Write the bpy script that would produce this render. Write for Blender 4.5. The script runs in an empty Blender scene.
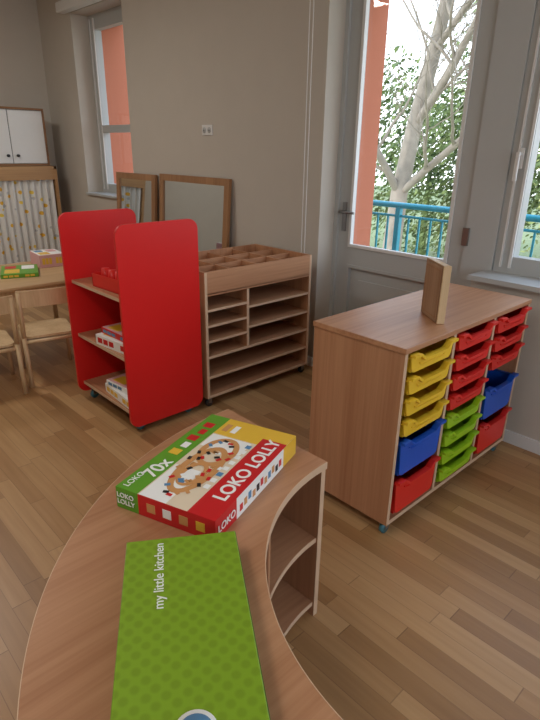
import bpy, bmesh, math, random
from mathutils import Vector, Matrix
random.seed(7)
scene=bpy.context.scene
COL=scene.collection
try:
    scene.view_settings.view_transform='Standard'
    scene.view_settings.look='None'
    scene.view_settings.exposure=0.0
except Exception: pass

# ---------------------------------------------------------------- materials
def srgb(r,g,b):
    f=lambda c:(c/255/12.92) if c/255<=0.04045 else ((c/255+0.055)/1.055)**2.4
    return (f(r),f(g),f(b),1)
def newmat(name):
    m=bpy.data.materials.new(name); m.use_nodes=True
    nt=m.node_tree; b=nt.nodes['Principled BSDF']
    return m,nt,b
def plain(name,c,rough=.5,noise=0.04,metal=0,spec=.5,scale=30):
    m,nt,b=newmat(name)
    b.inputs['Roughness'].default_value=rough; b.inputs['Metallic'].default_value=metal
    b.inputs['Specular IOR Level'].default_value=spec
    tc=nt.nodes.new('ShaderNodeTexCoord'); n=nt.nodes.new('ShaderNodeTexNoise'); n.inputs['Scale'].default_value=scale
    n.inputs['Detail'].default_value=3
    r=nt.nodes.new('ShaderNodeMapRange'); r.inputs['To Min'].default_value=1-noise; r.inputs['To Max'].default_value=1+noise
    mx=nt.nodes.new('ShaderNodeMix'); mx.data_type='RGBA'; mx.blend_type='MULTIPLY'; mx.inputs['Factor'].default_value=1
    mx.inputs[6].default_value=c
    nt.links.new(tc.outputs['Object'],n.inputs['Vector']); nt.links.new(n.outputs['Fac'],r.inputs['Value'])
    nt.links.new(r.outputs['Result'],mx.inputs[7]); nt.links.new(mx.outputs[2],b.inputs['Base Color'])
    return m
def wood(name,c1,c2,axis='Z',rough=.42,sc=1.0):
    m,nt,b=newmat(name); b.inputs['Roughness'].default_value=rough
    tc=nt.nodes.new('ShaderNodeTexCoord'); mp=nt.nodes.new('ShaderNodeMapping')
    s={'X':(1.6,60,60),'Y':(60,1.6,60),'Z':(60,60,1.6)}[axis]
    mp.inputs['Scale'].default_value=[v*sc for v in s]
    n=nt.nodes.new('ShaderNodeTexNoise'); n.inputs['Scale'].default_value=1; n.inputs['Detail'].default_value=6; n.inputs['Roughness'].default_value=.65
    n2=nt.nodes.new('ShaderNodeTexNoise'); n2.inputs['Scale'].default_value=.12; n2.inputs['Detail'].default_value=2
    ad=nt.nodes.new('ShaderNodeMath'); ad.operation='ADD'
    hv=nt.nodes.new('ShaderNodeMath'); hv.operation='MULTIPLY'; hv.inputs[1].default_value=.5
    cr=nt.nodes.new('ShaderNodeValToRGB'); cr.color_ramp.elements[0].position=.36; cr.color_ramp.elements[0].color=c1
    cr.color_ramp.elements[1].position=.64; cr.color_ramp.elements[1].color=c2
    L=nt.links
    L.new(tc.outputs['Object'],mp.inputs['Vector']); L.new(mp.outputs['Vector'],n.inputs['Vector']); L.new(mp.outputs['Vector'],n2.inputs['Vector'])
    L.new(n.outputs['Fac'],ad.inputs[0]); L.new(n2.outputs['Fac'],ad.inputs[1]); L.new(ad.outputs[0],hv.inputs[0])
    L.new(hv.outputs[0],cr.inputs['Fac']); L.new(cr.outputs['Color'],b.inputs['Base Color'])
    return m
B1,B2=srgb(166,114,80),srgb(196,146,108)
W_Z=wood('beech_vertical',B1,B2,'Z'); W_X=wood('beech_x',B1,B2,'X'); W_Y=wood('beech_y',B1,B2,'Y')
W_LIGHT=wood('light_birch',srgb(196,164,122),srgb(222,194,152),'Z')
W_CASE=wood('case_wood',srgb(146,112,84),srgb(178,146,116),'Z')
W_EDGE=plain('beech_edge_band',srgb(214,182,150),.5,.05)
W_MIR=wood('mirror_frame_wood',srgb(140,100,66),srgb(172,128,88),'Z')
M_RED=plain('red_laminate',srgb(224,32,30),.35,.02)
M_REDP=plain('red_plastic',srgb(228,44,36),.38,.02)
M_YEL=plain('yellow_plastic',srgb(242,200,50),.38,.02)
M_GRN=plain('green_plastic',srgb(162,208,34),.38,.02)
M_BLU=plain('blue_plastic',srgb(24,88,196),.38,.02)
M_WHITE=plain('white_paint',srgb(225,225,222),.45,.02)
M_FRAME=plain('door_frame_paint',srgb(184,186,184),.4,.02)
M_STEEL=plain('brushed_steel',srgb(150,150,150),.35,.03,metal=1)
M_DARK=plain('dark_rubber',srgb(40,42,44),.6,.05)
M_TEAL=plain('teal_castor',srgb(70,120,130),.5,.05)
M_WALL=plain('wall_plaster',srgb(198,190,178),.85,.03,spec=.2,scale=6)
M_CEIL=plain('ceiling_paint',srgb(225,222,215),.9,.02,spec=.2)
M_ORANGE=plain('orange_stucco',srgb(192,120,94),.9,.08,spec=.1,scale=60)
M_TURQ=plain('turquoise_metal',srgb(30,150,170),.4,.03)
M_CONC=plain('balcony_concrete',srgb(150,148,142),.9,.1)
M_GRASS=plain('grass_ground',srgb(120,130,90),1,.3,scale=2)
M_BARK=plain('pale_bark',srgb(140,130,116),.9,.4,scale=5)
M_BLACK=plain('black_ink',srgb(25,25,25),.5,.02)
M_INKW=plain('white_ink',srgb(245,245,240),.4,.02)
M_CREAM=plain('cream_ink',srgb(232,214,186),.4,.04)
M_TAN=plain('tan_ink',srgb(208,150,92),.4,.04)
M_BGREEN=plain('box_green',srgb(96,158,40),.35,.04)
M_BRED=plain('box_red',srgb(206,30,34),.35,.03)
M_BYEL=plain('box_yellow',srgb(236,190,60),.35,.03)
M_PINK=plain('box_pink',srgb(222,170,170),.4,.05)
M_BBLUE=plain('box_blue',srgb(90,140,180),.4,.05)

def mat_mirror():
    m,nt,b=newmat('mirror_glass'); b.inputs['Metallic'].default_value=1; b.inputs['Roughness'].default_value=.03
    b.inputs['Base Color'].default_value=(.66,.70,.70,1); return m
M_MIR=mat_mirror()
def mat_glass():
    m,nt,b=newmat('window_glass')
    out=nt.nodes['Material Output']
    t=nt.nodes.new('ShaderNodeBsdfTransparent'); t.inputs['Color'].default_value=(.96,.98,.98,1)
    g=nt.nodes.new('ShaderNodeBsdfGlossy'); g.inputs['Roughness'].default_value=.01
    mx=nt.nodes.new('ShaderNodeMixShader'); mx.inputs[0].default_value=.05
    nt.links.new(t.outputs[0],mx.inputs[1]); nt.links.new(g.outputs[0],mx.inputs[2])
    nt.links.new(mx.outputs[0],out.inputs['Surface']); return m
M_GLASS=mat_glass()

def mat_floor():
    m,nt,b=newmat('oak_strip_floor'); N=nt.nodes; L=nt.links
    tc=N.new('ShaderNodeTexCoord'); sp=N.new('ShaderNodeSeparateXYZ'); L.new(tc.outputs['Object'],sp.inputs[0])
    def M(op,a,bv=None):
        n=N.new('ShaderNodeMath'); n.operation=op
        for i,v in enumerate((a,bv)):
            if v is None: continue
            if isinstance(v,(int,float)): n.inputs[i].default_value=v
            else: L.new(v,n.inputs[i])
        return n.outputs[0]
    ry=M('DIVIDE',sp.outputs['Y'],.068); row=M('FLOOR',ry)
    wn=N.new('ShaderNodeTexWhiteNoise'); wn.noise_dimensions='1D'; L.new(row,wn.inputs['W'])
    off=M('MULTIPLY',wn.outputs['Value'],3.0)
    cx=M('ADD',M('DIVIDE',sp.outputs['X'],.62),off); col=M('FLOOR',cx)
    cb=N.new('ShaderNodeCombineXYZ'); L.new(col,cb.inputs[0]); L.new(row,cb.inputs[1])
    w2=N.new('ShaderNodeTexWhiteNoise'); w2.noise_dimensions='2D'; L.new(cb.outputs[0],w2.inputs['Vector'])
    mp=N.new('ShaderNodeMapping'); mp.inputs['Scale'].default_value=(2.5,45,1); L.new(tc.outputs['Object'],mp.inputs['Vector'])
    ad=N.new('ShaderNodeVectorMath'); ad.operation='ADD'; L.new(mp.outputs[0],ad.inputs[0])
    sc=N.new('ShaderNodeVectorMath'); sc.operation='SCALE'; sc.inputs['Scale'].default_value=20; L.new(w2.outputs['Color'],sc.inputs[0]); L.new(sc.outputs[0],ad.inputs[1])
    ns=N.new('ShaderNodeTexNoise'); ns.inputs['Scale'].default_value=1; ns.inputs['Detail'].default_value=6; L.new(ad.outputs[0],ns.inputs['Vector'])
    v=M('ADD',M('MULTIPLY',w2.outputs['Value'],.62),M('MULTIPLY',ns.outputs['Fac'],.5))
    cr=N.new('ShaderNodeValToRGB'); e=cr.color_ramp.elements
    e[0].position=.12; e[0].color=srgb(148,108,66); e[1].position=.98; e[1].color=srgb(198,158,110)
    x=e.new(.55); x.color=srgb(172,130,84)
    L.new(v,cr.inputs['Fac'])
    fy=M('FRACT',ry); fx=M('FRACT',cx)
    g1=M('LESS_THAN',fy,.03); g2=M('LESS_THAN',fx,.006); g=M('MAXIMUM',g1,g2)
    mx=N.new('ShaderNodeMix'); mx.data_type='RGBA'; L.new(M('MULTIPLY',g,.45),mx.inputs['Factor']); L.new(cr.outputs['Color'],mx.inputs[6]); mx.inputs[7].default_value=srgb(95,65,40)
    L.new(mx.outputs[2],b.inputs['Base Color'])
    b.inputs['Roughness'].default_value=.38
    return m
M_FLOOR=mat_floor()

def mat_dots(name,base,scale,thr):
    m,nt,b=newmat(name); N=nt.nodes; L=nt.links
    tc=N.new('ShaderNodeTexCoord'); vo=N.new('ShaderNodeTexVoronoi'); vo.inputs['Scale'].default_value=scale
    mp=N.new('ShaderNodeMapping'); mp.inputs['Scale'].default_value=(.001,1,1)
    L.new(tc.outputs['Object'],mp.inputs[0]); L.new(mp.outputs[0],vo.inputs['Vector'])
    lt=N.new('ShaderNodeMath'); lt.operation='LESS_THAN'; lt.inputs[1].default_value=thr; L.new(vo.outputs['Distance'],lt.inputs[0])
    mx=N.new('ShaderNodeMix'); mx.data_type='RGBA'; L.new(lt.outputs[0],mx.inputs['Factor']); mx.inputs[6].default_value=base
    sp=N.new('ShaderNodeSeparateColor'); L.new(vo.outputs['Color'],sp.inputs[0])
    cr=N.new('ShaderNodeValToRGB'); cr.color_ramp.interpolation='CONSTANT'; e=cr.color_ramp.elements
    e[0].position=0; e[0].color=srgb(235,205,90); e[1].position=.35; e[1].color=srgb(130,150,165)
    x=e.new(.6); x.color=srgb(190,190,190); x=e.new(.8); x.color=srgb(230,180,60)
    L.new(sp.outputs[0],cr.inputs['Fac']); L.new(cr.outputs['Color'],mx.inputs[7])
    L.new(mx.outputs[2],b.inputs['Base Color']); b.inputs['Roughness'].default_value=.9
    return m
M_CURT=mat_dots('dotted_curtain_fabric',srgb(226,224,218),13,.27)
def mat_leafprint():
    m,nt,b=newmat('green_box_print'); N=nt.nodes; L=nt.links
    tc=N.new('ShaderNodeTexCoord'); vo=N.new('ShaderNodeTexVoronoi'); vo.inputs['Scale'].default_value=42; vo.inputs['Randomness'].default_value=.12
    mp=N.new('ShaderNodeMapping'); mp.inputs['Rotation'].default_value=(0,0,.78); mp.inputs['Scale'].default_value=(1,1,0.001)
    L.new(tc.outputs['Object'],mp.inputs[0]); L.new(mp.outputs[0],vo.inputs['Vector'])
    cr=N.new('ShaderNodeValToRGB'); e=cr.color_ramp.elements
    e[0].position=.25; e[0].color=srgb(118,150,26); e[1].position=.45; e[1].color=srgb(127,162,32)
    L.new(vo.outputs['Distance'],cr.inputs['Fac']); L.new(cr.outputs['Color'],b.inputs['Base Color']); b.inputs['Roughness'].default_value=.38
    return m
M_KIT=mat_leafprint()
def mat_leaf(name,c1,c2):
    m,nt,b=newmat(name); N=nt.nodes; L=nt.links
    tc=N.new('ShaderNodeTexCoord'); n=N.new('ShaderNodeTexNoise'); n.inputs['Scale'].default_value=1.2; n.inputs['Detail'].default_value=5
    L.new(tc.outputs['Object'],n.inputs['Vector'])
    cr=N.new('ShaderNodeValToRGB'); e=cr.color_ramp.elements; e[0].position=.35; e[0].color=c1; e[1].position=.65; e[1].color=c2
    L.new(n.outputs['Fac'],cr.inputs['Fac']); L.new(cr.outputs['Color'],b.inputs['Base Color']); b.inputs['Roughness'].default_value=.8
    return m
M_LEAF=mat_leaf('leaf_green',srgb(70,92,56),srgb(132,146,88))
M_LEAF2=mat_leaf('leaf_yellow_green',srgb(112,126,66),srgb(172,172,112))

# ---------------------------------------------------------------- geometry helpers
def mesh_obj(name,bm,mats,parent=None,smooth=False):
    me=bpy.data.meshes.new(name); bm.to_mesh(me); bm.free()
    o=bpy.data.objects.new(name,me); COL.objects.link(o)
    for m in (mats if isinstance(mats,(list,tuple)) else [mats]): me.materials.append(m)
    if smooth:
        for p in me.polygons: p.use_smooth=True
    if parent: o.parent=parent
    return o
def bm_box(bm,a,b,mi=0):
    x0,y0,z0=a; x1,y1,z1=b
    vs=[bm.verts.new(p) for p in [(x0,y0,z0),(x1,y0,z0),(x1,y1,z0),(x0,y1,z0),(x0,y0,z1),(x1,y0,z1),(x1,y1,z1),(x0,y1,z1)]]
    for f in [(0,3,2,1),(4,5,6,7),(0,1,5,4),(1,2,6,5),(2,3,7,6),(3,0,4,7)]:
        bm.faces.new([vs[i] for i in f]).material_index=mi
def box(name,a,b,mat,parent=None,bev=0):
    bm=bmesh.new(); bm_box(bm,tuple(min(p,q) for p,q in zip(a,b)),tuple(max(p,q) for p,q in zip(a,b)))
    if bev: bmesh.ops.bevel(bm,geom=bm.edges[:],offset=bev,segments=2,affect='EDGES',profile=.5)
    return mesh_obj(name,bm,mat,parent)
def pane(name,x0,x1,z0,z1,y,parent):
    bm=bmesh.new(); bm.faces.new([bm.verts.new(p) for p in ((x0,y,z0),(x1,y,z0),(x1,y,z1),(x0,y,z1))]); return mesh_obj(name,bm,M_GLASS,parent)
def boxes(name,lst,mats,parent=None):
    bm=bmesh.new()
    for t in lst: bm_box(bm,t[0],t[1],t[2] if len(t)>2 else 0)
    return mesh_obj(name,bm,mats,parent)
def cyl(name,p0,p1,r,mat,parent=None,seg=16,r2=None):
    p0,p1=Vector(p0),Vector(p1); d=p1-p0
    bm=bmesh.new(); bmesh.ops.create_cone(bm,cap_ends=True,segments=seg,radius1=r,radius2=r if r2 is None else r2,depth=d.length)
    bmesh.ops.transform(bm,matrix=Matrix.Translation((p0+p1)/2)@d.to_track_quat('Z','Y').to_matrix().to_4x4(),verts=bm.verts[:])
    return mesh_obj(name,bm,mat,parent,True if seg>8 else False)
def prism(name,pts,axis,lo,hi,mat,parent=None,bev=0,smooth=False):
    """pts: 2D outline; axis X => pts are (y,z), Z => (x,y), Y => (x,z)"""
    def P(p,h):
        return {'X':(h,p[0],p[1]),'Y':(p[0],h,p[1]),'Z':(p[0],p[1],h)}[axis]
    bm=bmesh.new(); a=[bm.verts.new(P(p,lo)) for p in pts]; b=[bm.verts.new(P(p,hi)) for p in pts]
    n=len(pts)
    bm.faces.new(a); bm.faces.new(b)
    for i in range(n): bm.faces.new((a[i],a[(i+1)%n],b[(i+1)%n],b[i]))
    bmesh.ops.recalc_face_normals(bm,faces=bm.faces[:])
    return mesh_obj(name,bm,mat,parent)
def rrect(x0,z0,x1,z1,r,seg=6):
    pts=[]
    for cx,cz,a0 in ((x1-r,z0+r,-90),(x1-r,z1-r,0),(x0+r,z1-r,90),(x0+r,z0+r,180)):
        for i in range(seg+1):
            a=math.radians(a0+90*i/seg); pts.append((cx+r*math.cos(a),cz+r*math.sin(a)))
    return pts
def empty(name,loc=(0,0,0),rz=0):
    e=bpy.data.objects.new(name,None); COL.objects.link(e); e.location=loc; e.rotation_euler=(0,0,rz); e.empty_display_size=.1
    return e
def text(name,s,size,loc,rz,mat,parent,bold=0.0,rx=0):
    cu=bpy.data.curves.new(name,'FONT'); cu.body=s; cu.size=size; cu.extrude=.0004; cu.offset=bold
    t=bpy.data.objects.new(name+'_tmp',cu); COL.objects.link(t); bpy.context.view_layer.update()
    dg=bpy.context.evaluated_depsgraph_get(); me=bpy.data.meshes.new_from_object(t.evaluated_get(dg))
    bpy.data.objects.remove(t)
    o=bpy.data.objects.new(name,me); COL.objects.link(o); me.materials.clear(); me.materials.append(mat)
    o.parent=parent; o.location=loc; o.rotation_euler=(rx,0,rz); return o
def castor(name,x,y,parent,z=.06,mat=None):
    cyl(name+'_wheel',(x-.009,y,.026),(x+.009,y,.026),.025,mat or M_TEAL,parent,16)
    boxes(name+'_fork',[((x-.016,y-.012,.026),(x-.011,y+.012,z-.004)),((x+.011,y-.012,.026),(x+.016,y+.012,z-.004)),((x-.02,y-.02,z-.006),(x+.02,y+.02,z))],M_STEEL,parent)

# ---------------------------------------------------------------- room shell
YW=2.78; YI=3.02; YO=3.36; XL=-6.62; XR=2.6; YB=-3.2; ZC=3.0
boxes('floor',[((XL-.2,YB-.2,-.12),(XR+.2,YW+.001,0)),((-2.47,YW,-.12),(-1.35,YI,0))],M_FLOOR)
box('ceiling',(XL-.2,YB-.2,ZC),(XR+.2,YO,ZC+.15),M_CEIL)
ops=[(-5.86,-4.86,1.0,2.70),(-2.47,-1.35,0,2.5),(-1.35,.7,.86,2.5),(1.2,2.3,.86,2.5)]
def wall_with_openings(name,y0,y1,mat):
    L=[]; x=XL-.2
    for a,b,z0,z1 in ops:
        if a>x+1e-6: L.append(((x,y0,-.12),(a,y1,ZC)))
        if z0>0: L.append(((a,y0,-.12),(b,y1,z0)))
        L.append(((a,y0,z1),(b,y1,ZC))); x=b
    L.append(((x,y0,-.12),(XR+.2,y1,ZC)))
    return boxes(name,L,mat)
wall_with_openings('wall_back',YW,YI,M_WALL)
wall_with_openings('wall_exterior',YI,YO,M_ORANGE)
box('wall_left',(XL-.2,YB-.2,0),(XL,YW,ZC),M_WALL)
box('wall_front',(XL,YB-.2,0),(XR,YB,ZC),M_WALL)
boxes('wall_right',[((XR,YB,0),(XR+.2,-1.6,ZC)),((XR,-1.6,0),(XR+.2,2.2,.86)),((XR,-1.6,2.6),(XR+.2,2.2,ZC)),((XR,2.2,0),(XR+.2,YW,ZC))],M_WALL)
boxes('baseboard_back',[((XL,YW-.014,0),(-2.47,YW,.07)),((-1.35,YW-.014,0),(XR,YW,.07))],M_WHITE)
box('baseboard_left',(XL,YB,0),(XL+.014,YW-.014,.07),M_WHITE)
boxes('trim_1',[((-1.35,YW-.05,.86),(.75,YI-.06,.885))],M_FRAME)
boxes('trim_2',[((-5.86,YW-.03,1.0),(-4.86,YI-.06,1.02))],M_FRAME)

def window(name,x0,x1,z0,z1,y,bars=(),mull=(),handle=None,fw=.055):
    e=empty(name)
    L=[((x0,y-.03,z0),(x0+fw,y+.04,z1)),((x1-fw,y-.03,z0),(x1,y+.04,z1)),((x0+fw,y-.03,z0),(x1-fw,y+.04,z0+min(fw,.09))),((x0+fw,y-.03,z1-fw),(x1-fw,y+.04,z1))]
    for m in mull: L.append(((m-.06,y-.03,z0+fw),(m+.06,y+.04,z1-fw)))
    for b in bars: L.append(((x0+fw,y-.04,b-.035),(x1-fw,y+.04,b+.035)))
    boxes('frame',L,M_FRAME,e)
    boxes('sash_edge',[((x0+fw-.016,y-.042,z0+.03),(x0+fw-.002,y-.03,z1-.03)),((x0+.035,y-.042,z0+.03),(x0+.045,y-.03,z1-.03))],M_WHITE,e)
    pane('glass',x0+fw,x1-fw,z0+min(fw,.09),z1-fw,y,e)
    if handle:
        hx,hz=handle
        box('handle_plate',(hx-.014,y-.042,hz-.05),(hx+.014,y-.03,hz+.05),M_WHITE,e,.003)
        cyl('handle_neck',(hx,y-.07,hz+.02),(hx,y-.042,hz+.02),.009,M_WHITE,e)
        box('handle_lever',(hx-.01,y-.082,hz-.11),(hx+.01,y-.066,hz+.03),M_WHITE,e,.004)
    return e
window('window_1',-5.86,-4.86,1.02,2.70,2.99,bars=(1.66,),fw=.13)
window('window_2',-1.315,.7,.885,2.5,2.97,mull=(-.3,),handle=(-1.262,1.47),fw=.10)
window('window_3',1.2,2.3,.86,2.5,2.97)
e=empty('window_4')
boxes('frame',[((XR+.02,-1.6,.86),(XR+.08,-1.54,2.6)),((XR+.02,2.14,.86),(XR+.08,2.2,2.6)),((XR+.02,-1.54,.86),(XR+.08,2.14,.92)),((XR+.02,-1.54,2.54),(XR+.08,2.14,2.6)),((XR+.02,.27,.92),(XR+.08,.33,2.54))],M_FRAME,e)
# door
d=empty('door_1')
y=2.97
boxes('frame',[((-2.47,y-.04,0),(-2.44,y+.05,2.5)),((-1.50,y-.04,0),(-1.35,y+.05,2.5)),((-1.35,y-.04,.886),(-1.318,y+.05,2.5)),((-2.44,y-.04,2.46),(-1.50,y+.05,2.5))],M_FRAME,d)
boxes('leaf',[((-2.44,y-.02,.01),(-2.345,y+.03,2.46)),((-1.60,y-.02,.01),(-1.50,y+.03,2.46)),((-2.345,y-.02,2.36),(-1.60,y+.03,2.46)),((-2.345,y-.02,.76),(-1.60,y+.03,.88)),((-2.345,y-.02,.01),(-1.60,y+.03,.12)),((-2.345,y,.12),(-1.60,y+.02,.76))],M_FRAME,d)
boxes('panel_moulding',[((-2.345,y-.028,.74),(-1.60,y-.0,.76)),((-2.345,y-.028,.12),(-1.60,y,.14)),((-2.345,y-.028,.14),(-2.325,y,.74)),((-1.62,y-.028,.14),(-1.60,y,.74)),((-2.25,y-.01,.22),(-1.70,y+.0,.66))],M_FRAME,d)
boxes('glazing_bead',[((-2.345,y-.03,.88),(-1.60,y-.0,.90)),((-2.345,y-.03,.90),(-2.325,y,2.36)),((-1.62,y-.03,.90),(-1.60,y,2.36))],M_WHITE,d)
pane('glass',-2.345,-1.60,.88,2.36,y+.005,d)
box('handle_plate',(-2.41,y-.03,.98),(-2.375,y-.02,1.17),M_STEEL,d,.003)
cyl('handle_neck',(-2.392,y-.075,1.11),(-2.392,y-.03,1.11),.009,M_STEEL,d)
cyl('handle_lever',(-2.40,y-.072,1.11),(-2.28,y-.072,1.11),.009,M_STEEL,d)
box('hinge',(-1.515,y-.05,1.0),(-1.475,y-.038,1.1),M_STEEL,d,.003)
# roller blinds
def blind(name,x0,x1,z,chainx):
    e=empty(name)
    box('cassette',(x0,YW-.09,z),(x1,YW-.001,z+.09),M_WHITE,e,.01)
    if chainx:
        for i,dx in enumerate((0,.03)): cyl('chain_%d'%i,(chainx+dx,YW-.05,.42),(chainx+dx,YW-.05,z),.0028,M_WHITE,e,8)
        cyl('chain_loop',(chainx,YW-.05,.42),(chainx+.03,YW-.05,.42),.003,M_WHITE,e,8)
blind('roller_blind',-5.98,-4.80,2.705,None)
blind('roller_blind.001',-2.6,.8,2.56,-2.58)
# socket
s=empty('wall_socket')
box('plate',(-3.74,YW-.01,1.585),(-3.61,YW,1.66),M_WHITE,s,.003)
for i,x in enumerate((-3.706,-3.644)): 
    cyl('well_%d'%i,(x,YW-.0115,1.622),(x,YW-.0095,1.622),.022,M_FRAME,s)
    for k in (-.009,.009): cyl('pin_%d_%d'%(i,k>0),(x+k,YW-.0125,1.622),(x+k,YW-.011,1.622),.004,M_DARK,s,8)

# ---------------------------------------------------------------- drawer cabinet with trays
def tray(parent,nm,xf,y0,y1,zt,h,mat):
    """front at x=xf facing +X, between y0..y1; top at zt, height h"""
    w=y1-y0; a,b=y0+.012,y1-.012; zb=zt-h
    n=20; top=[]
    dip=.024
    for i in range(n+1):
        t=i/n; yy=a+(b-a)*t
        s=0
        if .14<t<.86:
            q=min((t-.14)/.12,(.86-t)/.12,1); s=dip*(q*q*(3-2*q))
        top.append((yy,zt-s))
    r=.022; bot=[]
    ins=.012
    for i in range(5):
        ang=math.radians(-90*i/4); bot.append((b-ins-r+r*math.cos(ang),zb+r+r*math.sin(ang)))
    for i in range(5):
        ang=math.radians(-90-90*i/4); bot.append((a+ins+r+r*math.cos(ang),zb+r+r*math.sin(ang)))
    prism(nm+'_front',top+bot,'X',xf-.004,xf+.003,mat,parent)
    lip=top+[(p[0],p[1]-.011) for p in reversed(top)]
    prism(nm+'_lip',lip,'X',xf,xf+.022,mat,parent)
    lw=[(p[0],p[1]-.030) for p in top[4:-4]]+[(p[0],p[1]-.036) for p in reversed(top[4:-4])]
    prism(nm+'_handle_ridge',lw,'X',xf,xf+.007,mat,parent)
    D=.38
    boxes(nm+'_body',[((xf-D,a+ins,zb),(xf-.004,b-ins,zb+.003)),((xf-D,a+ins,zb),(xf-.004,a+ins+.003,zt-.012)),((xf-D,b-ins-.003,zb),(xf-.004,b-ins,zt-.012)),((xf-D,a+ins,zb),(xf-D+.003,b-ins,zt-.012)),
        ((xf-D,a-.006,zt-.016),(xf-.004,a+ins+.003,zt-.012)),((xf-D,b-ins-.003,zt-.016),(xf-.004,b+.006,zt-.012))],mat,parent)
cab=empty('tray_storage_cabinet')
X0,X1,Y0,Y1,Z0,Z1=-1.42,-.98,1.60,2.66,.065,.84
t=.018
box('side_left',(X0,Y0,Z0),(X1,Y0+t,Z1-.022),W_Z,cab); box('side_right',(X0,Y1-t,Z0),(X1,Y1,Z1-.022),W_Z,cab)
box('top',(X0-.004,Y0-.006,Z1-.022),(X1+.006,Y1+.006,Z1),W_Y,cab,.002)
box('bottom',(X0,Y0+t,Z0),(X1,Y1-t,Z0+t),W_Y,cab); box('back',(X0,Y0+t,Z0+t),(X0+.008,Y1-t,Z1-.022),W_Z,cab)
edges=[((X1,Y0,Z0),(X1+.0015,Y0+t,Z1-.022)),((X1,Y1-t,Z0),(X1+.0015,Y1,Z1-.022)),((X1,Y0+t,Z0),(X1+.0015,Y1-t,Z0+t))]
inner=(Y1-Y0-4*t)/3; cols=[]
yy=Y0+t
for i in range(3):
    cols.append((yy,yy+inner)); yy+=inner
    if i<2:
        box('divider_%d'%i,(X0+.008,yy,Z0+t),(X1-.002,yy+t,Z1-.022),W_Z,cab); edges.append(((X1-.002,yy,Z0+t),(X1+.0005,yy+t,Z1-.022))); yy+=t
boxes('edge_band',edges,W_EDGE,cab)
H=(Z1-.022-Z0-t-.01); p=H/8
lay=[[('y',1)]*4+[('b',2),('r',2)],[('r',1)]*4+[('g',1)]*4,[('r',1)]*3+[('',.8),('b',2.1),('r',2.1)]]
MM={'y':M_YEL,'r':M_REDP,'g':M_GRN,'b':M_BLU}
for ci,(c,seq) in enumerate(zip(cols,lay)):
    z=Z1-.022-.008
    for k,(m,u) in enumerate(seq):
        if m: tray(cab,'tray_%d_%d'%(ci,k),X1+.004,c[0],c[1],z,p*u-.014 if u==1 else p*u-.02,MM[m])
        z-=p*u
for i,(x,yv) in enumerate([(X0+.04,Y0+.04),(X1-.03,Y0+.035),(X0+.04,Y1-.04),(X1-.03,Y1-.035)]): castor('castor_%d'%i,x,yv,cab,Z0)

# wooden case standing upright on it
wb=empty('wooden_puzzle_case',(-1.125,2.01,.841),math.radians(-37))
box('case',(-.095,-.014,0),(.085,.014,.235),W_CASE,wb,.003)
box('case_end',(.085,-.016,0),(.092,.016,.237),W_LIGHT,wb,.002)
box('case_top_edge',(-.095,-.013,.2355),(.084,.013,.2375),W_LIGHT,wb)
box('lid_face',(-.085,-.017,.008),(.078,-.0142,.227),W_CASE,wb,.001)
boxes('lid_groove',[((-.075,-.0176,.02),(-.072,-.0171,.215)),((.065,-.0176,.02),(.068,-.0171,.215)),((-.075,-.0176,.212),(.068,-.0171,.215)),((-.075,-.0176,.02),(.068,-.0171,.023))],W_MIR,wb)

# ---------------------------------------------------------------- cubby shelf
cb=empty('cubby_shelf_unit')
x0,x1,y0,y1,z0,z1=-2.98,-2.42,1.78,2.665,.065,.845
box('side_left',(x0,y0,z0),(x1,y0+t,z1),W_Z,cb); box('side_right',(x0,y1-t,z0),(x1,y1,z1),W_Z,cb)
box('back',(x0,y0+t,z0),(x0+.012,y1-t,z1),W_Z,cb)
ya,yb=y0+t,y1-t
box('tray_front',(x1-.014,ya,.715),(x1,yb,z1),W_Y,cb)
box('tray_bottom',(x0+.012,ya,.705),(x1-.0,yb,.72),W_Y,cb)
box('bottom',(x0+.012,ya,z0),(x1,yb,z0+t),W_Y,cb)
dv=[]
for k in range(1,4): yy=ya+(yb-ya)*k/4; dv.append(((x0+.012,yy-.005,.72),(x1-.014,yy+.005,z1-.012)))
for xx in (x0+.19,x0+.36): dv.append(((xx-.005,ya,.72),(xx+.005,yb,z1-.012)))
boxes('tray_dividers',dv,W_Y,cb)
for i,z in enumerate((.19,.32)): box('shelf_%d'%i,(x0+.012,ya,z),(x1-.004,yb,z+.016),W_Y,cb)
yd=ya+.30
box('divider',(x0+.012,yd,.336),(x1-.004,yd+t,.705),W_Z,cb)
for i,z in enumerate((.42,.515,.61)): box('small_shelf_%d'%i,(x0+.012,ya,z),(x1-.004,yd,z+.014),W_Y,cb)
for i,z in enumerate((.45,.58)): box('wide_shelf_%d'%i,(x0+.012,yd+t,z),(x1-.004,yb,z+.014),W_Y,cb)
eb=[((x1,y0,z0),(x1+.001,y0+t,z1)),((x1,y1-t,z0),(x1+.001,y1,z1)),((x1,ya,z0),(x1+.001,yb,z0+t))]
for z in (.19,.32): eb.append(((x1-.004,ya,z),(x1-.002,yb,z+.016)))
for z in (.42,.515,.61): eb.append(((x1-.004,ya,z),(x1-.002,yd,z+.014)))
for z in (.45,.58): eb.append(((x1-.004,yd+t,z),(x1-.002,yb,z+.014)))
eb.append(((x1-.004,yd,.336),(x1-.002,yd+t,.705)))
boxes('edge_band',eb,W_EDGE,cb)
for i,(x,yv) in enumerate([(x0+.04,y0+.04),(x1-.03,y0+.03),(x0+.04,y1-.04),(x1-.03,y1-.03)]): castor('castor_%d'%i,x,yv,cb,z0,M_DARK)

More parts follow.
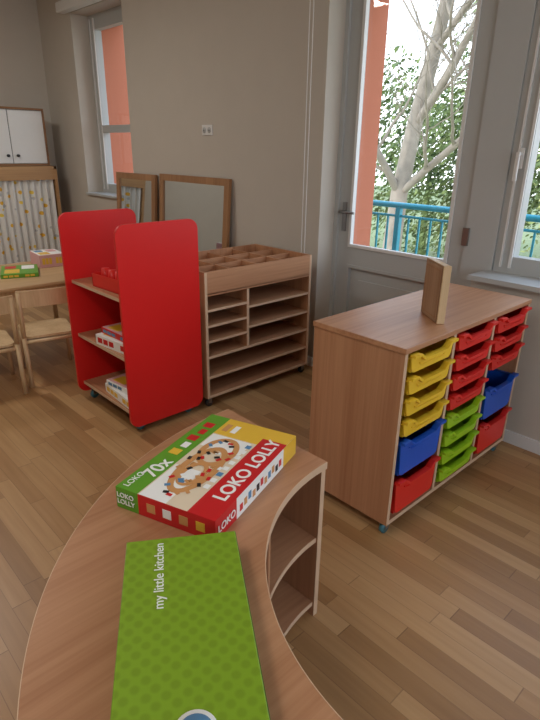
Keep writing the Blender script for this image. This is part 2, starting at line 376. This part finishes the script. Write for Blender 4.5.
# ---------------------------------------------------------------- red shelf unit
ru=empty('red_shelf_cart')
ra,rb,rx0,rx1=1.26,1.745,-3.08,-2.42
for nm,x in (('panel_left',rx0),('panel_right',rx1-.018)):
    prism(nm,rrect(ra,.045,rb,1.145,.055),'X',x,x+.018,M_RED,ru)
for i,z in enumerate((.10,.415,.745)):
    box('shelf_%d'%i,(rx0+.018,ra+.035,z),(rx1-.018,rb-.03,z+.018),W_X,ru)
    box('shelf_edge_%d'%i,(rx0+.018,ra+.033,z),(rx1-.018,ra+.035,z+.018),W_EDGE,ru)
box('lower_rail',(rx0+.018,(ra+rb)/2+.16,.118),(rx1-.018,(ra+rb)/2+.178,.20),W_X,ru)
for i,(x,yv) in enumerate([(rx0+.05,ra+.08),(rx1-.05,ra+.08),(rx0+.05,rb-.08),(rx1-.05,rb-.08)]): castor('castor_%d'%i,x,yv,ru,.1)
# red toy crate on top shelf
tc_=empty('red_toy_crate',(-2.68,1.44,.7635),math.radians(4))
L=[((-.17,-.11,0),(.2,.11,.008)),((-.17,-.11,0),(.2,-.104,.075)),((-.17,.104,0),(.2,.11,.075)),((-.17,-.11,0),(-.164,.11,.075)),((.194,-.11,0),(.2,.11,.075))]
boxes('crate',L,M_REDP,tc_)
for i in range(5):
    for j in range(2): cyl('peg_%d_%d'%(i,j),(-.125+i*.07,-.05+j*.1,.008),(-.125+i*.07,-.05+j*.1,.10),.028,M_REDP,tc_,14,.022)
def gamebox(name,loc,rz,w,d_,h,top,side,accents):
    e=empty(name,loc,rz)
    box('carton',(-w/2,-d_/2,0),(w/2,d_/2,h),side,e,.002)
    box('lid_print',(-w/2+.004,-d_/2+.004,h),(w/2-.004,d_/2-.004,h+.0008),top,e)
    for i,(x0,y0,x1,y1,m) in enumerate(accents):
        box('print_%d'%i,(-w/2+x0*w,-d_/2+y0*d_,h+.0008),(-w/2+x1*w,-d_/2+y1*d_,h+.0016),m,e)
    boxes('side_label',[((-w/2+.02+k*(w-.04)/6,-d_/2-.0008,h*.25),(-w/2+.02+(k+.8)*(w-.04)/6,-d_/2,h*.75)) for k in range(6) if k!=3],accents[0][4],e)
    return e
acc=[(.1,.55,.5,.9,M_BRED),(.55,.15,.92,.5,M_BBLUE),(.1,.1,.45,.45,M_BYEL),(.6,.6,.9,.85,M_TAN),(.45,.3,.6,.75,M_BLACK)]
gamebox('puzzle_box',(-2.65,1.43,.4335),math.radians(7),.36,.24,.06,M_INKW,M_INKW,acc)
gamebox('puzzle_box.001',(-2.65,1.44,.4955),math.radians(2),.32,.22,.035,M_PINK,M_BRED,acc[1:]+acc[:1])
gamebox('puzzle_box.002',(-2.64,1.43,.1185),math.radians(-4),.36,.24,.055,M_INKW,M_INKW,acc[2:]+acc[:2])
gamebox('puzzle_box.003',(-2.64,1.44,.1755),math.radians(6),.32,.22,.035,M_PINK,M_INKW,acc[1:]+acc[:1])

# ---------------------------------------------------------------- curved bench shelf
cs=empty('curved_shelf_bench')
CX,CY,RI,RO=-.32,1.11,.588,1.065
def arc(r,a0,a1,n): return [(CX+r*math.cos(math.radians(a0+(a1-a0)*i/n)),CY+r*math.sin(math.radians(a0+(a1-a0)*i/n))) for i in range(n+1)]
def sector(name,ri,ro,z0,z1,mat,a0=180,a1=270,bev=0,n=48):
    return prism(name,arc(ro,a0,a1,n)+arc(ri,a1,a0,n),'Z',z0,z1,mat,cs)
M_TOPW=wood('beech_bench_top',srgb(168,116,80),srgb(194,144,106),'Y',.38)
sector('top',RI,RO,.586,.61,M_TOPW)
sector('edge_band_inner',RI-.0015,RI,.586,.61,W_EDGE); sector('edge_band_outer',RO,RO+.0015,.586,.61,W_EDGE)
sector('bottom',RI+.012,RO-.01,.04,.058,W_Y); sector('bottom_edge',RI+.0105,RI+.012,.04,.058,W_EDGE)
sector('middle_shelf',RI+.012,RO-.014,.31,.328,W_Y); sector('middle_shelf_edge',RI+.0105,RI+.012,.31,.328,W_EDGE)
sector('curved_back',RO-.014,RO-.006,.0,.586,W_Z)
sector('plinth',RI+.05,RI+.062,0,.04,W_Z)
box('end_panel_far',(CX-RO+.006,CY-.02,0),(CX-RI-.004,CY-.002,.586),W_Z,cs)
box('end_panel_far_edge',(CX-RI-.004,CY-.02,0),(CX-RI-.0025,CY-.002,.586),W_EDGE,cs)
box('end_panel_near',(CX-.0,CY-RO+.006,0),(CX+.018,CY-RI-.004,.61),W_Z,cs)
for k,a in enumerate((210,240)):
    o=box('divider_%d'%k,(RI+.014,-.009,.058),(RO-.014,.009,.586),W_Z,cs); o.location=(CX,CY,0); o.rotation_euler=(0,0,math.radians(a))

# board game on the bench   local X = long side, -Y = short side
g=empty('train_puzzle_game_box',(-1.135,.530,.611),math.radians(110))
LG,WG,HG=.465,.305,.062
boxes('carton',[((0,-WG,0),(LG,0,HG))],M_INKW,g)
z=HG
def deco(nm,x0,y0,x1,y1,m,dz=.0006,z=HG,base=0): return box(nm,(x0,-y0,z+base),(x1,-y1,z+base+dz),m,g)
deco('green_band',0,0,LG,.072,M_BGREEN)
deco('art_field',0,.072,.36,.225,M_CREAM); deco('yellow_field',.36,.072,LG,.225,M_BYEL)
deco('red_band',0,.225,.40,WG,M_BRED); deco('red_band_end',.40,.225,LG,WG,M_BYEL)
deco('white_field',.0,.076,.16,.16,M_INKW,.0006,HG,.0006); deco('white_field_far',.28,.076,.355,.21,M_INKW,.0006,HG,.0006)
def ring(nm,cx,cy,rx,ry,w,m,base):
    n=36; bm=bmesh.new(); a=[];b=[]
    for i in range(n):
        q=2*math.pi*i/n
        a.append(bm.verts.new((cx+rx*math.cos(q),-cy+ry*math.sin(q),HG+base))); b.append(bm.verts.new((cx+(rx-w)*math.cos(q),-cy+(ry-w)*math.sin(q),HG+base)))
    for i in range(n): bm.faces.new((a[i],a[(i+1)%n],b[(i+1)%n],b[i]))
    bmesh.ops.recalc_face_normals(bm,faces=bm.faces[:])
    return mesh_obj(nm,bm,m,g)
ring('track_a',.17,.145,.125,.056,.02,M_TAN,.0014); ring('track_b',.27,.145,.08,.056,.018,M_TAN,.0016); ring('track_c',.14,.145,.06,.036,.014,M_TAN,.0018)
for i in range(38):
    q=i/38*2*math.pi; rr=1 if i%2 else .55
    cx=.185+.15*rr*math.cos(q)+random.uniform(-.01,.01); cy=.145+.052*rr*math.sin(q)+random.uniform(-.004,.004)
    m=random.choice([M_BRED,M_BRED,M_TAN,M_BLACK,M_INKW,M_TAN,M_BBLUE])
    o=deco('car_%d'%i,-.008,-.005,.008,.005,m,.0006,HG,.0018); o.location=(cx,-cy,0); o.rotation_euler=(0,0,q+1.57)
for i in range(8): deco('piece_%d'%i,.10+.032*i,.203,.118+.032*i,.219,random.choice([M_BBLUE,M_INKW,M_BLACK,M_TAN]),.0006,HG,.0012)
for i in range(5): deco('cherry_%d'%i,.20+.045*i,.018+.01*(i%2),.23+.045*i,.05,random.choice([M_BRED,M_INKW,M_BRED,M_BYEL]),.0006,HG,.0006)
for i,y in enumerate((.085,.115)): deco('yellow_print_%d'%i,.385,y,.43,y+.018,(M_TAN,M_INKW)[i],.0006,HG,.0006)
text('title','LOKO LOLLY',.055,(.075,-.285,HG+.0012),0,M_INKW,g,.0012)
text('piece_count','70x',.06,(.075,-.062,HG+.0012),0,M_INKW,g,.001)
text('brand_small','LOKO',.026,(.012,-.03,HG+.0012),0,M_INKW,g)
box('short_side_green',(-.0008,-.072,.0),(0,0,HG),M_BGREEN,g); box('short_side_red',(-.0008,-WG,.0),(0,-.072,HG),M_BRED,g)
for i in range(4): box('short_side_print_%d'%i,(-.0016,-.10-.05*i-.026,.018),(-.0008,-.10-.05*i,.044),(M_TAN,M_INKW,M_TAN,M_BYEL)[i],g)
box('long_side_red',(0,-WG-.0008,.0),(.10,-WG,HG),M_BRED,g)
box('long_side_white',(.10,-WG-.0016,.0),(LG-.09,-WG-.0008,HG),M_INKW,g); box('long_side_yellow',(LG-.09,-WG-.0016,.0),(LG,-WG-.0008,HG),M_BYEL,g)
for i in range(11): box('long_side_print_%d'%i,(.115+.023*i,-WG-.0024,.014+.004*(i%3)),(.130+.023*i,-WG-.0016,.034+.005*(i%3)),(M_BRED,M_TAN,M_BBLUE,M_TAN,M_BLACK)[i%5],g)
text('side_title','LOKO',.03,(.008,-WG-.003,.02),0,M_INKW,g,.0005,math.radians(90))
text('short_side_title','LOKO\nLOLLY',.02,(-.003,-.004,.036),math.radians(-90),M_INKW,g,.0003,math.radians(90))

# green toy box
k=empty('green_toy_kitchen_box',(-.926,.444,.611),math.radians(147.2))
box('carton',(-.60,-.245,0),(0,0,.060),M_KIT,k,.002)
boxes('carton_sides',[((-.60,-.2462,.002),(-.002,-.2452,.058)),((0.0002,-.245,.002),(.0012,0,.058))],plain('box_dark_green',srgb(70,104,34),.4,.05),k)
text('title','my little kitchen',.029,(-.205,-.082,.0605),0,M_INKW,k)
cyl('round_logo',(-.452,-.13,.060),(-.452,-.13,.0612),.035,M_INKW,k,32); cyl('round_logo_inner',(-.452,-.13,.0612),(-.452,-.13,.0618),.028,M_BBLUE,k,32)

# ---------------------------------------------------------------- mirrors
def mirror(name,xa,xb,top,yb,yt):
    e=empty(name,((xa+xb)/2,yb,0)); w=(xb-xa)/2; L=math.hypot(top,yt-yb); e.rotation_euler=(-math.atan2(yt-yb,top),0,0)
    f=.055
    boxes('frame',[((-w,-.012,0),(-w+f,.018,L)),((w-f,-.012,0),(w,.018,L)),((-w+f,-.012,0),(w-f,.018,f)),((-w+f,-.012,L-f),(w-f,.018,L))],W_MIR,e)
    box('glass',(-w+f,0,f),(w-f,.006,L-f),M_MIR,e); box('backing',(-w+f,.007,f),(w-f,.016,L-f),W_MIR,e)
mirror('wall_mirror',-5.12,-4.42,1.26,2.66,2.75)
mirror('wall_mirror.001',-4.34,-3.37,1.275,2.66,2.75)

# ---------------------------------------------------------------- left: curtain cupboard and white wall cabinet
cu=empty('curtained_cupboard')
ca,cb_,cx0,cx1,ch=1.78,2.60,-6.6,-6.2,1.28
boxes('carcass',[((cx0,ca,0),(cx1,ca+.03,ch)),((cx0,cb_-.03,0),(cx1,cb_,ch)),((cx0,ca,ch-.03),(cx1,cb_,ch)),((cx0,ca+.03,.05),(cx1,cb_-.03,.07)),((cx0,ca,0),(cx0+.01,cb_,ch)),((cx1-.02,ca+.03,ch-.14),(cx1,cb_-.03,ch-.03)),((cx0+.01,ca+.03,.6),(cx1-.08,cb_-.03,.62))],wood('cupboard_wood',srgb(160,120,80),srgb(190,150,105),'Y'),cu)
bm=bmesh.new(); n=120; prev=None
for i in range(n+1):
    yy=ca+.04+(cb_-ca-.08)*i/n; xx=cx1-.040+.022*math.sin(i*.55)+.006*math.sin(i*1.5)
    a=bm.verts.new((xx,yy,.10)); b=bm.verts.new((xx*1.0+.0,yy,ch-.13))
    if prev: bm.faces.new((prev[0],a,b,prev[1]))
    prev=(a,b)
mesh_obj('curtain',bm,M_CURT,cu,True)
wc=empty('white_wall_cabinet')
a0,a1=1.81,2.53; zc0,zc1=1.285,1.83
box('carcass',(-6.6,a0,zc0),(-6.25,a1,zc1),M_WHITE,wc)
WT=wood('cabinet_trim',srgb(120,84,52),srgb(150,108,70),'Y')
boxes('trim_frame',[((-6.6,a0-.01,zc1),(-6.22,a1+.01,zc1+.02)),((-6.25,a1-.004,zc0),(-6.22,a1+.012,zc1)),((-6.25,a0-.012,zc0),(-6.22,a0+.004,zc1)),((-6.25,a0,zc0),(-6.22,a1,zc0+.02))],WT,wc)
box('door_gap',(-6.25,a0+.006,zc0+.022),(-6.247,a1-.006,zc1-.002),M_DARK,wc)
wd=(a1-a0)/2
for i in range(2):
    box('door_leaf_%d'%i,(-6.25,a0+i*wd+.004,zc0+.024),(-6.235,a0+(i+1)*wd-.004,zc1-.004),M_WHITE,wc,.003)
    cyl('knob_%d'%i,(-6.235,a0+wd+(-.05 if i==0 else .05),zc0+.1),(-6.205,a0+wd+(-.05 if i==0 else .05),zc0+.1),.014,M_DARK,wc)

# ---------------------------------------------------------------- kids table and chairs
tb=empty('childrens_table')
ta,tbb,tx0,tx1,th=.55,1.85,-4.72,-3.86,.575
box('top',(tx0,ta,th-.025),(tx1,tbb,th),wood('table_top_wood',srgb(176,140,100),srgb(204,170,126),'Y'),tb,.006)
boxes('apron',[((tx0+.06,ta+.05,th-.09),(tx0+.08,tbb-.05,th-.025)),((tx1-.08,ta+.05,th-.09),(tx1-.06,tbb-.05,th-.025)),((tx0+.06,ta+.05,th-.09),(tx1-.06,ta+.07,th-.025)),((tx0+.06,tbb-.07,th-.09),(tx1-.06,tbb-.05,th-.025))],W_LIGHT,tb)
for i,(x,yv) in enumerate([(tx0+.06,ta+.06),(tx1-.06,ta+.06),(tx0+.06,tbb-.06),(tx1-.06,tbb-.06)]): cyl('leg_%d'%i,(x,yv,0),(x,yv,th-.025),.018,W_LIGHT,tb,14,.025)
gamebox('picture_book_box',(-4.30,1.42,th+.0005),math.radians(70),.26,.34,.03,M_BGREEN,M_BGREEN,[(.1,.1,.5,.5,M_BYEL),(.55,.5,.9,.9,M_INKW),(.1,.6,.4,.9,M_BRED)])
gamebox('picture_book_box.001',(-4.50,1.72,th+.0005),math.radians(85),.20,.26,.10,M_INKW,M_PINK,[(.1,.1,.5,.5,M_BYEL),(.55,.5,.9,.9,M_PINK),(.1,.6,.4,.9,M_BBLUE)])
def chair(name,loc,rz):
    """local: faces -X, backrest at +X"""
    e=empty(name,loc,rz); w=.165; sh=.33
    pts=rrect(-.18,-.16,.16,.16,.05)
    prism('seat',pts,'Z',sh-.014,sh,W_LIGHT,e)
    for s_,n_ in ((-1,'l'),(1,'r')):
        cyl('back_leg_'+n_,(.21,s_*w,0),(.175,s_*w,sh),.015,W_LIGHT,e,12); cyl('back_post_'+n_,(.175,s_*w,sh),(.215,s_*w,.64),.014,W_LIGHT,e,12)
        cyl('front_leg_'+n_,(-.185,s_*w,0),(-.155,s_*w*.92,sh-.012),.014,W_LIGHT,e,12)
        cyl('side_rail_'+n_,(-.16,s_*w*.93,sh-.035),(.178,s_*w,sh-.035),.011,W_LIGHT,e,12)
    cyl('rear_rail',(.178,-w,sh-.03),(.178,w,sh-.03),.011,W_LIGHT,e,12)
    bm=bmesh.new(); n=12; rows=[]
    for i in range(n+1):
        q=-1+2*i/n; xx=.205+.02*(1-q*q)
        rows.append([bm.verts.new((xx+dx+(zz-.6)*.12,q*(w+.012),zz)) for dx,zz in ((-.006,.54),(.006,.54),(.006,.65),(-.006,.65))])
    for i in range(n):
        for j in range(4): bm.faces.new((rows[i][j],rows[i][(j+1)%4],rows[i+1][(j+1)%4],rows[i+1][j]))
    bm.faces.new(rows[0]); bm.faces.new(rows[-1]); bmesh.ops.recalc_face_normals(bm,faces=bm.faces[:])
    mesh_obj('backrest',bm,W_LIGHT,e)
chair('childrens_chair',(-3.62,1.31,0),math.radians(-12))
chair('childrens_chair.001',(-3.60,.90,0),math.radians(-8))

# ---------------------------------------------------------------- exterior
box('balcony_slab',(-8,YO,-.25),(3.5,4.85,-.04),M_CONC)
rl=empty('balcony_railing'); yr=4.65
cyl('top_rail',(-8,yr,1.0),(3.4,yr,1.0),.028,M_TURQ,rl); cyl('bottom_rail',(-8,yr,.06),(3.4,yr,.06),.018,M_TURQ,rl)
cyl('mid_rail',(-8,yr,.90),(3.4,yr,.90),.012,M_TURQ,rl)
bm=bmesh.new(); x=-7.9
while x<3.4: bm_box(bm,(x-.008,yr-.008,.06),(x+.008,yr+.008,.90)); x+=.12
mesh_obj('balusters',bm,M_TURQ,rl)
bm=bmesh.new(); x=-7.6
while x<3.4: bm_box(bm,(x-.025,yr-.025,-.04),(x+.025,yr+.025,1.0)); x+=1.5
mesh_obj('posts',bm,M_TURQ,rl)
box('ground_outside',(-60,YO+.1,-3.6),(40,70,-3.5),M_GRASS)

def branches(name,base,height,mat,seed,lean=(0,0),bias=(0,0),r0=.17):
    rnd=random.Random(seed); cu=bpy.data.curves.new(name,'CURVE'); cu.dimensions='3D'; cu.bevel_depth=1; cu.bevel_resolution=2
    def grow(p,d,L,r,lev):
        n=8; pts=[(p.copy(),r)]; q=p.copy(); dd=d.copy()
        for i in range(n):
            dd=(dd+Vector((rnd.uniform(-1,1),rnd.uniform(-1,1),rnd.uniform(-.5,.8)))*(.10+.08*lev)).normalized()
            q=q+dd*L/n; rr=r*(1-.72*(i+1)/n); pts.append((q.copy(),rr))
            if lev<4 and (i>=2 or lev>0):
                for c in range(2 if lev==0 else 1):
                    if lev>1 and rnd.random()<.35: continue
                    a=rnd.uniform(0,6.28); side=Vector((math.cos(a)+bias[0],math.sin(a)*.8+bias[1],rnd.uniform(-.1,.5)))
                    grow(q,(dd*.55+side.normalized()*.8).normalized(),L*rnd.uniform(.38,.6),rr*.48,lev+1)
        sp=cu.splines.new('POLY'); sp.points.add(len(pts)-1)
        for k,(pp,r_) in enumerate(pts): sp.points[k].co=(*pp,1); sp.points[k].radius=max(r_,.004)
    grow(Vector(base),Vector((lean[0],lean[1],1)).normalized(),height,r0,0)
    tmp=bpy.data.objects.new(name+'_c',cu); COL.objects.link(tmp); bpy.context.view_layer.update()
    me=bpy.data.meshes.new_from_object(tmp.evaluated_get(bpy.context.evaluated_depsgraph_get())); bpy.data.objects.remove(tmp)
    o=bpy.data.objects.new(name,me); COL.objects.link(o); me.materials.clear(); me.materials.append(mat)
    return o
branches('bare_tree',(-7.05,10,-3.5),11,M_BARK,5,(-.01,0),(.4,-.1),.25)
def foliage(name,c,rad,n,mat,size,seed):
    rnd=random.Random(seed); bm=bmesh.new()
    clumps=[]
    for i in range(40):
        while True:
            v=Vector((rnd.uniform(-1,1),rnd.uniform(-1,1),rnd.uniform(-1,1)))
            if v.length<1: break
        clumps.append(Vector((c[0]+v.x*rad[0],c[1]+v.y*rad[1],c[2]+v.z*rad[2])))
    for i in range(n):
        cc=rnd.choice(clumps); s=rad[0]*.26
        p=cc+Vector((rnd.gauss(0,s),rnd.gauss(0,s),rnd.gauss(0,s*.7)))
        a=Vector((rnd.gauss(0,1),rnd.gauss(0,1),rnd.gauss(0,1))).normalized(); b=a.orthogonal().normalized(); c2=a.cross(b)
        z_=size*rnd.uniform(.6,1.3)
        bm.faces.new([bm.verts.new(p+q) for q in (b*z_,c2*z_*.5,-b*z_,-c2*z_*.5)])
    cyl_=bmesh.ops.create_cone(bm,cap_ends=True,segments=10,radius1=.22,radius2=.08,depth=c[2]+3.5)
    bmesh.ops.translate(bm,verts=cyl_['verts'],vec=(c[0],c[1],(c[2]-3.5)/2))
    return mesh_obj(name,bm,mat)
foliage('leafy_tree',(-14.5,24,1.5),(4.2,2,4.2),8000,M_LEAF,.14,1)
foliage('leafy_tree.001',(-9.2,22,3.6),(3.2,1.6,4.8),14000,M_LEAF,.11,2)
foliage('leafy_tree.002',(-7.0,27,5.0),(4.4,1.6,7.6),16000,M_LEAF2,.13,3)
foliage('leafy_tree.003',(-3.6,20,1.0),(3.2,1.6,4.6),9000,M_LEAF2,.11,4)

# ---------------------------------------------------------------- lights
def fill_lamp(name,x,y,pw):  # invented ceiling fixture, added out of view as fill to brighten the room
    e=empty(name,(x,y,ZC))
    box('fill_housing',(-.62,-.16,-.06),(.62,.16,-.001),M_WHITE,e,.005)
    l=bpy.data.lights.new('fill_area_light','AREA'); l.shape='RECTANGLE'; l.size=1.15; l.size_y=.26; l.energy=pw; l.color=(1,.96,.91)
    o=bpy.data.objects.new('fill_area_light',l); COL.objects.link(o); o.parent=e; o.location=(0,0,-.065)
fill_lamp('added_fill_lamp',-4.6,.6,30); fill_lamp('added_fill_lamp.001',-1.2,-.6,22)
def portal(name,loc,rot,sx,sy):
    l=bpy.data.lights.new(name,'AREA'); l.shape='RECTANGLE'; l.size=sx; l.size_y=sy; l.cycles.is_portal=True
    o=bpy.data.objects.new(name,l); COL.objects.link(o); o.location=loc; o.rotation_euler=rot
for i,(a,b,z0_,z1_) in enumerate(ops): portal('sky_portal_%d'%i,((a+b)/2,YO+.02,(z0_+z1_)/2),(-math.pi/2,0,0),b-a,z1_-z0_)
portal('sky_portal_side',(XR+.22,.3,1.73),(0,math.pi/2,0),1.74,3.8)
sun=bpy.data.lights.new('sun','SUN'); sun.energy=2.2; sun.angle=.02; sun.color=(1,.95,.86)
so=bpy.data.objects.new('sun',sun); COL.objects.link(so); so.rotation_euler=Vector((.45,.75,-.75)).to_track_quat('-Z','Y').to_euler()
w=bpy.data.worlds.new('sky'); scene.world=w; w.use_nodes=True; nt=w.node_tree
bg=nt.nodes['Background']; tcn=nt.nodes.new('ShaderNodeTexCoord'); spx=nt.nodes.new('ShaderNodeSeparateXYZ'); cr=nt.nodes.new('ShaderNodeValToRGB')
cr.color_ramp.elements[0].position=0; cr.color_ramp.elements[0].color=(.93,.96,1,1); cr.color_ramp.elements[1].position=.7; cr.color_ramp.elements[1].color=(.58,.74,1,1)
nt.links.new(tcn.outputs['Generated'],spx.inputs[0]); nt.links.new(spx.outputs['Z'],cr.inputs['Fac']); nt.links.new(cr.outputs['Color'],bg.inputs['Color'])
bg.inputs['Strength'].default_value=3.5

# ---------------------------------------------------------------- camera
yaw,pit,rol=math.radians(136.48),math.radians(21.44),math.radians(.93)
F=Vector((math.cos(yaw)*math.cos(pit),math.sin(yaw)*math.cos(pit),-math.sin(pit)))
R=Vector((math.sin(yaw),-math.cos(yaw),0)); U=R.cross(F)
R2=R*math.cos(rol)+U*math.sin(rol); U2=-R*math.sin(rol)+U*math.cos(rol)
mw=Matrix((R2,U2,-F)).transposed().to_4x4(); mw.translation=(0,0,1.5)
cam=bpy.data.cameras.new('camera'); co=bpy.data.objects.new('camera',cam); COL.objects.link(co); co.matrix_world=mw
cam.sensor_fit='VERTICAL'; cam.sensor_height=36; cam.lens=539.8/720*36; cam.clip_start=.02
scene.camera=co
